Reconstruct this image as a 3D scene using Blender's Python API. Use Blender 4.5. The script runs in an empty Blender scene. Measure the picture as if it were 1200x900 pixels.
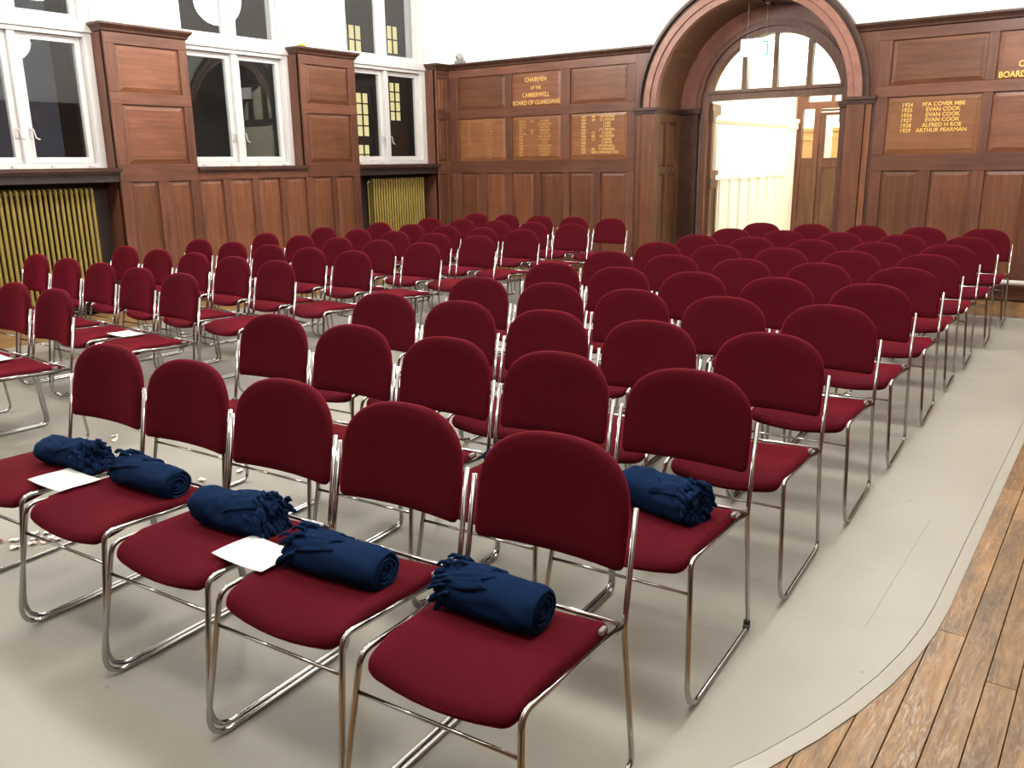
import bpy, math, random
from mathutils import Vector, Matrix, noise
random.seed(7)
S = bpy.context.scene
COL = S.collection

# ------------------------------------------------------------------ camera, world, exposure
cam = bpy.data.cameras.new('camera')
cam.sensor_width = 36.0
cam.lens = 36.0 * 1001.26 / 1200.0
cam.clip_end = 200
co = bpy.data.objects.new('camera', cam)
COL.objects.link(co)
yaw, pitch, roll = (math.radians(a) for a in (-36.081, 14.5176, 0.7873))
fwd = Vector((math.sin(yaw)*math.cos(pitch), math.cos(yaw)*math.cos(pitch), -math.sin(pitch)))
rgt = Vector((math.cos(yaw), -math.sin(yaw), 0))
dwn = fwd.cross(rgt)
r2 = math.cos(roll)*rgt + math.sin(roll)*dwn
d2 = -math.sin(roll)*rgt + math.cos(roll)*dwn
co.matrix_world = Matrix(((r2.x, -d2.x, -fwd.x, 0), (r2.y, -d2.y, -fwd.y, 0), (r2.z, -d2.z, -fwd.z, 1.5), (0, 0, 0, 1)))
S.camera = co

w = bpy.data.worlds.new('night'); S.world = w; w.use_nodes = True
w.node_tree.nodes['Background'].inputs[0].default_value = (0.022, 0.024, 0.028, 1)
w.node_tree.nodes['Background'].inputs[1].default_value = 1.0
S.view_settings.view_transform = 'Standard'
S.view_settings.look = 'None'
S.view_settings.gamma = 1.0
S.view_settings.use_curve_mapping = False
S.view_settings.exposure = 1.1
LAMP = 27.0          # globe lamps of the hall
LOBBY = 60.0         # unseen globe lamps added to brighten the lobby

# ------------------------------------------------------------------ materials
def mat(name, col, rough=0.5, metal=0.0, spec=0.5, emit=None, es=0.0, sheen=0.0, coat=0.0):
    m = bpy.data.materials.new(name); m.use_nodes = True
    b = m.node_tree.nodes['Principled BSDF']
    b.inputs['Base Color'].default_value = (*col, 1)
    b.inputs['Roughness'].default_value = rough
    b.inputs['Metallic'].default_value = metal
    b.inputs['Specular IOR Level'].default_value = spec
    b.inputs['Sheen Weight'].default_value = sheen
    b.inputs['Coat Weight'].default_value = coat
    if emit:
        b.inputs['Emission Color'].default_value = (*emit, 1)
        b.inputs['Emission Strength'].default_value = es
    return m

class NT:
    def __init__(s, m):
        s.t = m.node_tree; s.n = s.t.nodes; s.b = s.n['Principled BSDF']
    def add(s, typ, **kw):
        x = s.n.new(typ)
        for k, v in kw.items():
            if k.startswith('_'): setattr(x, k[1:], v)
            else: x.inputs[k.replace('~', ' ')].default_value = v
        return x
    def link(s, a, b): s.t.links.new(a, b)
    def ramp(s, fac, stops):
        r = s.n.new('ShaderNodeValToRGB')
        e = r.color_ramp.elements
        while len(e) < len(stops): e.new(0.5)
        for el, (p, c) in zip(e, stops):
            el.position = p; el.color = (*c, 1)
        s.link(fac, r.inputs['Fac'])
        return r
    def coords(s, scale, rnd=10.0):
        tc = s.add('ShaderNodeTexCoord'); oi = s.add('ShaderNodeObjectInfo')
        mp = s.add('ShaderNodeMapping'); mp.inputs['Scale'].default_value = scale
        mul = s.add('ShaderNodeMath', _operation='MULTIPLY'); mul.inputs[1].default_value = rnd
        s.link(oi.outputs['Random'], mul.inputs[0])
        cx = s.add('ShaderNodeCombineXYZ')
        for i in range(3): s.link(mul.outputs[0], cx.inputs[i])
        s.link(tc.outputs['Object'], mp.inputs['Vector']); s.link(cx.outputs[0], mp.inputs['Location'])
        return mp, oi

def wood(name, dark, mid, light, scale, rough=0.38, tone=0.25, bump=0.05, blot=0.35):
    m = mat(name, mid, rough, spec=0.4)
    n = NT(m); mp, oi = n.coords(scale)
    nz = n.add('ShaderNodeTexNoise', Scale=1.0, Detail=6.0, Roughness=0.65, Distortion=0.6)
    n.link(mp.outputs[0], nz.inputs['Vector'])
    rp = n.ramp(nz.outputs['Fac'], [(0.25, dark), (0.5, mid), (0.75, light)])
    tc = n.add('ShaderNodeTexCoord')
    bl = n.add('ShaderNodeTexNoise', Scale=2.3, Detail=3.0)
    n.link(tc.outputs['Object'], bl.inputs['Vector'])
    hs = n.add('ShaderNodeHueSaturation')
    n.link(rp.outputs['Color'], hs.inputs['Color'])
    a = n.add('ShaderNodeMath', _operation='MULTIPLY_ADD'); a.inputs[1].default_value = tone*2; a.inputs[2].default_value = 1-tone
    n.link(oi.outputs['Random'], a.inputs[0])
    b = n.add('ShaderNodeMath', _operation='MULTIPLY_ADD'); b.inputs[1].default_value = blot*2; b.inputs[2].default_value = 1-blot
    n.link(bl.outputs['Fac'], b.inputs[0])
    c = n.add('ShaderNodeMath', _operation='MULTIPLY')
    n.link(a.outputs[0], c.inputs[0]); n.link(b.outputs[0], c.inputs[1])
    n.link(c.outputs[0], hs.inputs['Value'])
    n.link(hs.outputs['Color'], n.b.inputs['Base Color'])
    bp = n.add('ShaderNodeBump', Strength=bump, Distance=0.01)
    n.link(nz.outputs['Fac'], bp.inputs['Height']); n.link(bp.outputs[0], n.b.inputs['Normal'])
    return m

WD, WM, WL = (0.082, 0.030, 0.015), (0.132, 0.050, 0.025), (0.186, 0.076, 0.039)      # panels
FD, FM, FL = (0.068, 0.026, 0.016), (0.110, 0.043, 0.026), (0.154, 0.065, 0.041)      # framing
M = {}
M['wood_v'] = wood('oak_panelling_upright', WD, WM, WL, (22, 22, 1.6))
M['wood_hx'] = wood('oak_panelling_level', WD, WM, WL, (1.6, 22, 22))
M['wood_hy'] = wood('oak_panelling_level_side', WD, WM, WL, (22, 1.6, 22))
M['frame_v'] = wood('oak_framing_upright', FD, FM, FL, (22, 22, 1.6), tone=0.18)
M['frame_hx'] = wood('oak_framing_level', FD, FM, FL, (1.6, 22, 22), tone=0.18)
M['frame_hy'] = wood('oak_framing_level_side', FD, FM, FL, (22, 1.6, 22), tone=0.18)
M['wood_name'] = wood('oak_name_board', (0.14, 0.054, 0.022), (0.195, 0.080, 0.032), (0.245, 0.108, 0.045), (1.6, 22, 22), tone=0.10)
M['wood_dark'] = wood('dark_oak', (0.034, 0.015, 0.010), (0.055, 0.025, 0.017), (0.080, 0.037, 0.026), (8, 8, 8), tone=0.1)
M['wood_arch_lit'] = wood('arch_oak_lit', (0.18, 0.080, 0.056), (0.245, 0.113, 0.084), (0.30, 0.143, 0.106), (5, 5, 5), tone=0.08, blot=0.2)  # arch oak made paler and pinker: lamplight on the arch put into its colour
M['wood_door'] = wood('door_oak', (0.07, 0.030, 0.014), (0.12, 0.055, 0.028), (0.17, 0.085, 0.045), (20, 20, 1.6), tone=0.1)
M['wood_tan'] = wood('tan_oak', (0.38, 0.19, 0.06), (0.50, 0.27, 0.09), (0.6, 0.34, 0.13), (14, 14, 1.4), tone=0.05)
M['recess'] = mat('recess_dark_brown', (0.022, 0.012, 0.009), 0.6)  # very dark brown for the recess lining

def plank_mat():
    m = mat('oak_floor_plank', (0.4, 0.25, 0.12), 0.45, spec=0.25)
    n = NT(m); mp, oi = n.coords((26, 2.2, 10))
    nz = n.add('ShaderNodeTexNoise', Scale=1.0, Detail=7.0, Roughness=0.7, Distortion=0.8)
    n.link(mp.outputs[0], nz.inputs['Vector'])
    rp = n.ramp(nz.outputs['Fac'], [(0.28, (0.10, 0.052, 0.019)), (0.5, (0.235, 0.130, 0.050)), (0.72, (0.32, 0.19, 0.082))])
    # grey wear stains
    mp2, _ = n.coords((7, 1.6, 5), 30.0)
    st = n.add('ShaderNodeTexNoise', Scale=1.0, Detail=5.0, Roughness=0.75)
    n.link(mp2.outputs[0], st.inputs['Vector'])
    sr = n.ramp(st.outputs['Fac'], [(0.48, (0, 0, 0)), (0.66, (0.75, 0.75, 0.75))])
    mx = n.add('ShaderNodeMixRGB'); mx.inputs['Color2'].default_value = (0.075, 0.053, 0.034, 1)
    n.link(sr.outputs['Color'], mx.inputs['Fac']); n.link(rp.outputs['Color'], mx.inputs['Color1'])
    # ray flecks
    mp3, _ = n.coords((60, 9, 5), 20.0)
    wv = n.add('ShaderNodeTexNoise', Scale=1.0, Detail=2.0, Distortion=2.5)
    n.link(mp3.outputs[0], wv.inputs['Vector'])
    fr = n.ramp(wv.outputs['Fac'], [(0.57, (0, 0, 0)), (0.66, (0.22, 0.22, 0.22))])
    mx2 = n.add('ShaderNodeMixRGB'); mx2.inputs['Color2'].default_value = (0.36, 0.25, 0.14, 1)
    n.link(fr.outputs['Color'], mx2.inputs['Fac']); n.link(mx.outputs['Color'], mx2.inputs['Color1'])
    hs = n.add('ShaderNodeHueSaturation')
    a = n.add('ShaderNodeMath', _operation='MULTIPLY_ADD'); a.inputs[1].default_value = 0.5; a.inputs[2].default_value = 0.75
    n.link(oi.outputs['Random'], a.inputs[0]); n.link(a.outputs[0], hs.inputs['Value'])
    n.link(mx2.outputs['Color'], hs.inputs['Color']); n.link(hs.outputs['Color'], n.b.inputs['Base Color'])
    rr = n.ramp(wv.outputs['Fac'], [(0.4, (0.48,)*3), (0.65, (0.30,)*3)])
    n.link(rr.outputs['Color'], n.b.inputs['Roughness'])
    bp = n.add('ShaderNodeBump', Strength=0.15, Distance=0.004)
    n.link(nz.outputs['Fac'], bp.inputs['Height']); n.link(bp.outputs[0], n.b.inputs['Normal'])
    return m
M['plank'] = plank_mat()
M['gap'] = mat('floor_gap', (0.02, 0.014, 0.008), 0.8)

def vinyl_mat():
    m = mat('grey_sheet_vinyl', (0.5, 0.48, 0.42), 0.42, spec=0.35)
    n = NT(m); tc = n.add('ShaderNodeTexCoord')
    nz = n.add('ShaderNodeTexNoise', Scale=1.3, Detail=6.0, Roughness=0.6)
    n.link(tc.outputs['Object'], nz.inputs['Vector'])
    rp = n.ramp(nz.outputs['Fac'], [(0.3, (0.246, 0.237, 0.204)), (0.7, (0.304, 0.295, 0.258))])
    sp = n.add('ShaderNodeTexNoise', Scale=17.0, Detail=3.0, Roughness=0.6)
    n.link(tc.outputs['Object'], sp.inputs['Vector'])
    sr = n.ramp(sp.outputs['Fac'], [(0.70, (0, 0, 0)), (0.75, (0.65,)*3)])
    mx = n.add('ShaderNodeMixRGB'); mx.inputs['Color2'].default_value = (0.16, 0.13, 0.11, 1)
    n.link(sr.outputs['Color'], mx.inputs['Fac']); n.link(rp.outputs['Color'], mx.inputs['Color1'])
    # worn dark line along a sheet joint near the right edge
    sx = n.add('ShaderNodeSeparateXYZ'); n.link(tc.outputs['Object'], sx.inputs[0])
    ax = n.add('ShaderNodeMath', _operation='ADD'); ax.inputs[1].default_value = 0.554
    n.link(sx.outputs['X'], ax.inputs[0])
    ab = n.add('ShaderNodeMath', _operation='ABSOLUTE'); n.link(ax.outputs[0], ab.inputs[0])
    lt = n.add('ShaderNodeMath', _operation='LESS_THAN'); lt.inputs[1].default_value = 0.0016
    n.link(ab.outputs[0], lt.inputs[0])
    ay = n.add('ShaderNodeMath', _operation='ADD'); ay.inputs[1].default_value = -3.25
    n.link(sx.outputs['Y'], ay.inputs[0])
    aby = n.add('ShaderNodeMath', _operation='ABSOLUTE'); n.link(ay.outputs[0], aby.inputs[0])
    lty = n.add('ShaderNodeMath', _operation='LESS_THAN'); lty.inputs[1].default_value = 0.52
    n.link(aby.outputs[0], lty.inputs[0])
    nn = n.add('ShaderNodeTexNoise', Scale=9.0); n.link(tc.outputs['Object'], nn.inputs['Vector'])
    ml = n.add('ShaderNodeMath', _operation='MULTIPLY'); n.link(lt.outputs[0], ml.inputs[0]); n.link(lty.outputs[0], ml.inputs[1])
    ml2 = n.add('ShaderNodeMath', _operation='MULTIPLY'); n.link(ml.outputs[0], ml2.inputs[0]); n.link(nn.outputs['Fac'], ml2.inputs[1])
    mx2 = n.add('ShaderNodeMixRGB'); mx2.inputs['Color2'].default_value = (0.10, 0.09, 0.08, 1)
    n.link(ml2.outputs[0], mx2.inputs['Fac']); n.link(mx.outputs['Color'], mx2.inputs['Color1'])
    n.link(mx2.outputs['Color'], n.b.inputs['Base Color'])
    r = n.ramp(nz.outputs['Fac'], [(0.3, (0.36,)*3), (0.7, (0.5,)*3)])
    n.link(r.outputs['Color'], n.b.inputs['Roughness'])
    return m
M['vinyl'] = vinyl_mat()
M['vinyl_edge'] = mat('vinyl_edge_strip', (0.335, 0.325, 0.285), 0.4)
M['groove'] = mat('edge_groove', (0.12, 0.11, 0.10), 0.8)

def fabric(name, col, bump, scale, sheen, stint, rough=0.9):
    m = mat(name, col, rough, spec=0.05, sheen=sheen)
    n = NT(m); tc = n.add('ShaderNodeTexCoord')
    n.b.inputs['Sheen Roughness'].default_value = 0.35
    n.b.inputs['Sheen Tint'].default_value = (*stint, 1)
    nz = n.add('ShaderNodeTexNoise', Scale=scale, Detail=3.0)
    n.link(tc.outputs['Object'], nz.inputs['Vector'])
    rp = n.ramp(nz.outputs['Fac'], [(0.3, tuple(c*0.82 for c in col)), (0.7, tuple(min(1, c*1.15) for c in col))])
    n.link(rp.outputs['Color'], n.b.inputs['Base Color'])
    bp = n.add('ShaderNodeBump', Strength=bump, Distance=0.002)
    n.link(nz.outputs['Fac'], bp.inputs['Height']); n.link(bp.outputs[0], n.b.inputs['Normal'])
    return m
M['red'] = fabric('red_upholstery', (0.069, 0.0044, 0.0090), 0.25, 420, 0.52, (0.72, 0.030, 0.075))
M['blue'] = fabric('navy_fleece', (0.0045, 0.0150, 0.048), 0.4, 160, 0.3, (0.06, 0.20, 0.55))
M['chrome'] = mat('chrome', (0.43, 0.43, 0.425), 0.09, metal=1.0)
M['clip'] = mat('grey_plastic', (0.20, 0.19, 0.18), 0.35)
M['sensor'] = mat('grey_white_plastic', (0.34, 0.34, 0.34), 0.4)
M['paper'] = mat('white_paper', (0.88, 0.88, 0.88), 0.6)
M['petal'] = mat('pale_petal', (0.80, 0.75, 0.68), 0.6)
M['petal_pink'] = mat('pink_petal', (0.80, 0.60, 0.55), 0.6)
M['petal_red'] = mat('dark_red_petal', (0.16, 0.03, 0.02), 0.6)
M['white'] = mat('white_plaster', (0.86, 0.86, 0.86), 0.75)
M['white_paint'] = mat('white_gloss_paint', (0.56, 0.55, 0.545), 0.35)
M['cream'] = mat('cream_paint', (0.82, 0.81, 0.71), 0.5)
M['brass'] = mat('gold_radiator_paint', (0.30, 0.225, 0.055), 0.42, metal=0.25)
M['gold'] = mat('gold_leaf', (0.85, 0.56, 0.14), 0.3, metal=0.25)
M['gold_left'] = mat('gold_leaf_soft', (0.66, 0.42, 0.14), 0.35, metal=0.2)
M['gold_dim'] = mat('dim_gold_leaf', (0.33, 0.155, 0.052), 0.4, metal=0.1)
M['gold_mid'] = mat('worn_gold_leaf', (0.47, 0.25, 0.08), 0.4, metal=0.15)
M['black'] = mat('black_iron', (0.015, 0.015, 0.016), 0.5)
M['globe'] = mat('opal_globe', (0.9, 0.9, 0.9), 0.3, emit=(1.0, 0.945, 0.855), es=LAMP)
M['added_lobby_globe'] = mat('added_lobby_globe', (0.9, 0.9, 0.9), 0.3, emit=(1.0, 0.94, 0.82), es=LOBBY)  # glow of the unseen lamps added in the lobby
M['sign'] = mat('lit_sign_face', (0.9, 0.9, 0.9), 0.4, emit=(1, 1, 1), es=0.62)
M['teal'] = mat('teal_print', (0.02, 0.42, 0.36), 0.4)
M['yellow'] = mat('yellow_plastic', (0.85, 0.62, 0.08), 0.5)
M['brick'] = mat('night_brick', (0.10, 0.095, 0.09), 0.9)
M['litwin'] = mat('lit_window', (0.8, 0.7, 0.4), 0.5, emit=(1.0, 0.86, 0.42), es=0.42)
M['tile'] = mat('lobby_tile', (0.45, 0.42, 0.36), 0.4)

def glass_mat():
    m = bpy.data.materials.new('window_glass'); m.use_nodes = True
    t = m.node_tree; t.nodes.clear()
    o = t.nodes.new('ShaderNodeOutputMaterial'); mx = t.nodes.new('ShaderNodeMixShader')
    f = t.nodes.new('ShaderNodeFresnel'); f.inputs['IOR'].default_value = 1.5
    tr = t.nodes.new('ShaderNodeBsdfTransparent'); tr.inputs[0].default_value = (0.93, 0.95, 0.95, 1)
    g = t.nodes.new('ShaderNodeBsdfGlossy'); g.inputs['Roughness'].default_value = 0.01
    ge = t.nodes.new('ShaderNodeNewGeometry')
    ma = t.nodes.new('ShaderNodeMath'); ma.operation = 'MULTIPLY_ADD'; ma.inputs[1].default_value = -1.6; ma.inputs[2].default_value = 1.6
    mb_ = t.nodes.new('ShaderNodeMath'); mb_.operation = 'MULTIPLY'; mb_.use_clamp = True
    t.links.new(ge.outputs['Backfacing'], ma.inputs[0]); t.links.new(ma.outputs[0], mb_.inputs[0]); t.links.new(f.outputs[0], mb_.inputs[1])
    t.links.new(mb_.outputs[0], mx.inputs[0]); t.links.new(tr.outputs[0], mx.inputs[1]); t.links.new(g.outputs[0], mx.inputs[2])
    t.links.new(mx.outputs[0], o.inputs[0])
    return m
M['glass'] = glass_mat()

# ------------------------------------------------------------------ mesh helpers
def ident(u, v, z): return (u, v, z)
class MB:
    def __init__(s, f=None): s.v = []; s.f = []; s.map = f or ident
    def add(s, vs, fs):
        o = len(s.v); s.v += [s.map(*p) for p in vs]; s.f += [tuple(i+o for i in f) for f in fs]; return s
    def box(s, a0, a1, b0, b1, c0, c1):
        vs = [(a, b, c) for a in (a0, a1) for b in (b0, b1) for c in (c0, c1)]
        return s.add(vs, [(0, 1, 3, 2), (4, 6, 7, 5), (0, 4, 5, 1), (2, 3, 7, 6), (0, 2, 6, 4), (1, 5, 7, 3)])
    def bevel_box(s, a0, a1, b0, b1, c0, c1, e):
        "box whose b0 face is chamfered by e in a and c (b0 is the exposed side)"
        vs = [(a0, b1, c0), (a1, b1, c0), (a1, b1, c1), (a0, b1, c1)]
        vs += [(a0, b0+e, c0), (a1, b0+e, c0), (a1, b0+e, c1), (a0, b0+e, c1)]
        vs += [(a0+e, b0, c0+e), (a1-e, b0, c0+e), (a1-e, b0, c1-e), (a0+e, b0, c1-e)]
        fs = [(0, 1, 2, 3)]
        for k in range(2):
            for i in range(4):
                j = (i+1) % 4
                fs.append((k*4+i, k*4+j, k*4+4+j, k*4+4+i))
        fs.append((8, 9, 10, 11))
        return s.add(vs, fs)
    def raised(s, a0, a1, z0, z1, w_edge, w_field, bev, w_back):
        "raised and fielded panel: flat margin, bevel, field; w is depth away from the room"
        q = lambda i, w: [(a0+i, w, z0+i), (a1-i, w, z0+i), (a1-i, w, z1-i), (a0+i, w, z1-i)]
        vs = q(0, w_back) + q(0, w_edge) + q(bev, w_field+0.004) + q(bev+0.004, w_field)
        fs = [(0, 1, 2, 3)]
        for k in range(3):
            for i in range(4):
                j = (i+1) % 4
                fs.append((k*4+i, k*4+j, k*4+4+j, k*4+4+i))
        fs.append((12, 13, 14, 15))
        return s.add(vs, fs)
    def tube(s, pts, r, n=8, cap=True):
        P = [Vector(p) for p in pts]; rings = []
        t0 = (P[1]-P[0]).normalized()
        up = Vector((0, 0, 1)) if abs(t0.z) < 0.9 else Vector((1, 0, 0))
        nrm = t0.cross(up).normalized()
        for i, p in enumerate(P):
            a = (P[i]-P[i-1]).normalized() if i else t0
            b = (P[i+1]-P[i]).normalized() if i+1 < len(P) else a
            t = (a+b).normalized()
            nrm = (nrm - t*nrm.dot(t)).normalized(); bn = t.cross(nrm)
            k = 1.0/max(0.5, a.dot(t))
            rr = r[i] if isinstance(r, (list, tuple)) else r
            rings.append([p + (nrm*math.cos(2*math.pi*j/n) + bn*math.sin(2*math.pi*j/n))*rr for j in range(n)])
        vs = [tuple(q) for ring in rings for q in ring]; fs = []
        for i in range(len(P)-1):
            for j in range(n):
                k = (j+1) % n
                fs.append((i*n+j, i*n+k, (i+1)*n+k, (i+1)*n+j))
        if cap:
            fs.append(tuple(range(n))[::-1]); fs.append(tuple((len(P)-1)*n+j for j in range(n)))
        return s.add(vs, fs)
    def arch(s, xc, zc, r0, r1, y0, y1, n=40, a0=0.0, a1=math.pi):
        "half ring with rectangular section"
        vs = []; fs = []
        for i in range(n+1):
            a = a0+(a1-a0)*i/n; c, d = math.cos(a), math.sin(a)
            for r in (r0, r1):
                for y in (y0, y1): vs.append((xc+r*c, y, zc+r*d))
        for i in range(n):
            o, p = i*4, i*4+4
            fs += [(o, o+1, p+1, p), (o+2, p+2, p+3, o+3), (o, p, p+2, o+2), (o+1, o+3, p+3, p+1)]
        fs += [(0, 2, 3, 1), (n*4, n*4+1, n*4+3, n*4+2)]
        return s.add(vs, fs)
    def sphere(s, c, r, nu=24, nv=14, sz=1.0):
        vs = [(c[0], c[1], c[2]+r*sz)]
        for i in range(1, nv):
            t = math.pi*i/nv
            for j in range(nu):
                p = 2*math.pi*j/nu
                vs.append((c[0]+r*math.sin(t)*math.cos(p), c[1]+r*math.sin(t)*math.sin(p), c[2]+r*sz*math.cos(t)))
        vs.append((c[0], c[1], c[2]-r*sz)); fs = []
        for j in range(nu): fs.append((0, 1+j, 1+(j+1) % nu))
        for i in range(nv-2):
            for j in range(nu):
                a = 1+i*nu+j; b = 1+i*nu+(j+1) % nu
                fs.append((a, a+nu, b+nu, b))
        L = len(vs)-1; o = 1+(nv-2)*nu
        for j in range(nu): fs.append((o+j, L, o+(j+1) % nu))
        return s.add(vs, fs)
    def mesh(s, name, m, smooth=False):
        import bmesh
        me = bpy.data.meshes.new(name); me.from_pydata(s.v, [], s.f)
        bm = bmesh.new(); bm.from_mesh(me); bmesh.ops.recalc_face_normals(bm, faces=bm.faces)
        bm.to_mesh(me); bm.free()
        me.materials.append(m)
        if smooth:
            for p in me.polygons: p.use_smooth = True
            if smooth == 'auto': me.set_sharp_from_angle(angle=math.radians(40))
        return me
    def build(s, name, m, parent=None, smooth=False, loc=(0, 0, 0)):
        return obj(name, s.mesh(name, m, smooth), parent, loc)

def obj(name, data, parent=None, loc=(0, 0, 0), rz=0.0):
    o = bpy.data.objects.new(name, data); COL.objects.link(o)
    o.location = loc; o.rotation_euler = (0, 0, rz)
    if parent: o.parent = parent
    return o
def tag(o, label, cat, group=None):
    o['label'] = label; o['category'] = cat
    if group: o['group'] = group
    return o
def struct(o, label=None):
    o['kind'] = 'structure'
    if label: o['label'] = label
    return o
def empty(name, loc=(0, 0, 0), rz=0.0): return obj(name, None, None, loc, rz)
def fillet(pts, rad, n=5):
    out = [Vector(pts[0])]
    for i in range(1, len(pts)-1):
        p = Vector(pts[i]); a = Vector(pts[i-1]); b = Vector(pts[i+1]); r = rad[i-1]
        if r <= 0: out.append(p); continue
        da, db = (a-p).normalized(), (b-p).normalized()
        ang = da.angle(db); d = min(r/math.tan(ang/2), (a-p).length*0.49, (b-p).length*0.49)
        A, B = p+da*d, p+db*d
        for k in range(n+1):
            t = k/n
            out.append((1-t)**2*A + 2*t*(1-t)*p + t*t*B)
    out.append(Vector(pts[-1]))
    return out
def text(name, body, size, m, loc, rot, parent, align='CENTER', bold=0.0, sx=1.0, space=1.0):
    c = bpy.data.curves.new(name, 'FONT'); c.body = body; c.size = size; c.align_x = align
    c.extrude = 0.001; c.offset = bold; c.space_line = space; c.resolution_u = 3
    t = bpy.data.objects.new(name, c); COL.objects.link(t)
    bpy.context.view_layer.update()
    me = bpy.data.meshes.new_from_object(t.evaluated_get(bpy.context.evaluated_depsgraph_get()))
    bpy.data.objects.remove(t); bpy.data.curves.remove(c)
    me.materials.clear(); me.materials.append(m)
    o = obj(name, me, parent, loc); o.rotation_euler = rot; o.scale = (sx, 1, 1)
    return o

# ------------------------------------------------------------------ room shell
XL, YB, XR = -8.75, 10.5, 0.55
XC = -4.08
ZTOP = 6.2
fL = lambda u, w, z: (XL-w, u, z)      # left wall: u = y
fB = lambda u, w, z: (u, YB+w, z)      # back wall: u = x
fR = lambda u, w, z: (XR+w, u, z)      # right wall

# floor: boards
floor = struct(MB().box(-9.3, XR+0.05, -4.1, 10.75, -0.08, -0.034).build('floor', M['gap']), 'worn oak board floor around the grey covering')
bounds = [-0.81, -0.7225, -0.634, -0.545, -0.4575, -0.367, -0.275, -0.187, -0.105, -0.017, 0.071, 0.159, 0.247, 0.335, 0.423, 0.511, 0.549]
fixed = {5: [1.3, 2.865, 4.4], 6: [1.5, 4.0], 7: [1.2, 2.63, 4.1], 4: [1.6, 3.6], 8: [1.7, 3.3]}
for i in range(len(bounds)-1):
    js = sorted(fixed[i]) if i in fixed else [0.9+random.random()*1.1]
    if i not in fixed:
        while js[-1] < 5.5: js.append(js[-1]+1.3+random.random()*0.7)
    ys = [0.2]+[y for y in js if y > 0.3]
    while ys[-1] < 10.3: ys.append(min(10.48, ys[-1]+1.3+random.random()*0.8))
    ys[-1] = 10.48
    for y0, y1 in zip(ys[:-1], ys[1:]):
        if y1-y0 < 0.05: continue
        xm, ym = (bounds[i]+bounds[i+1])/2, (y0+y1)/2
        hx, hy = (bounds[i+1]-bounds[i])/2-0.0013, (y1-y0)/2-0.0010
        mb = MB(lambda a, b, c: (a, c, -b)).bevel_box(-hx, hx, 0.0, 0.02, -hy, hy, 0.0012)
        mb.build('plank', M['plank'], floor, loc=(xm, ym, -0.0125+random.uniform(-0.0006, 0.0006)))
# boards too far off to tell apart: still one board each, joined
fb = MB()
def strip(x0, x1, y0, y1):
    x = x0
    while x < x1-0.01:
        xe = min(x1, x+0.088); y = y0 - random.random()
        while y < y1:
            ye = y+1.2+random.random()*0.6
            a, b = max(y, y0), min(ye, y1)
            if b-a > 0.02: fb.box(x+0.001, xe-0.001, a+0.001, b-0.001, -0.033, -0.0125)
            y = ye
        x = xe
strip(-8.95, -7.6, -0.5, 10.48); strip(-7.6, -0.811, 9.2, 10.48); strip(-7.6, -0.811, -0.5, 1.2)
o = fb.build('distant_floorboards', M['plank'], floor); o['kind'] = 'stuff'

# grey sheet covering with rounded front corners
def cover_outline(off):
    x1, x0, y1, R = -0.352-off, -7.85+off, 9.37-off, 2.95-off
    cy = 3.03; pts = [(x1, y1)]
    cx = -0.352-2.95
    for k in range(25):
        a = -math.pi/2*k/24
        pts.append((cx+R*math.cos(a), cy+R*math.sin(a)))
    cx = -7.85+2.95
    for k in range(25):
        a = -math.pi/2-math.pi/2*k/24
        pts.append((cx+R*math.cos(a), cy+R*math.sin(a)))
    pts.append((x0, y1))
    return pts
def ring_mesh(oa, ob, za, zb, zlow):
    "closed strip between two outlines"
    n = len(oa); mb = MB(); vs = []
    for (ax, ay), (bx, by) in zip(oa, ob): vs += [(ax, ay, zlow), (ax, ay, za), (bx, by, zb), (bx, by, zlow)]
    fs = []
    for i in range(n):
        a, b = i*4, ((i+1) % n)*4
        for k in range(4):
            l = (k+1) % 4
            fs.append((a+k, b+k, b+l, a+l))
    return mb.add(vs, fs)
inn = cover_outline(0.044)
mb = MB(); n = len(inn)
mb.add([(x, y, 0.0) for x, y in inn]+[(x, y, -0.0118) for x, y in inn], [tuple(range(n)), tuple(range(2*n-1, n-1, -1))]+[(i, (i+1) % n, n+(i+1) % n, n+i) for i in range(n)])
cover = tag(mb.build('floor_covering', M['vinyl']), 'large pale grey sheet floor covering with rounded corner under all the chairs', 'floor covering')
cover['kind'] = 'structure'
ring_mesh(cover_outline(0.0), cover_outline(0.041), -0.009, 0.0012, -0.0118).build('edge_strip', M['vinyl_edge'], cover)
ring_mesh(cover_outline(0.0415), cover_outline(0.0438), -0.004, -0.004, -0.0118).build('groove', M['groove'], cover)

ceiling = struct(MB().box(-9.3, 0.8, -4.2, 10.9, ZTOP, ZTOP+0.1).build('ceiling', M['white']))

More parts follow.
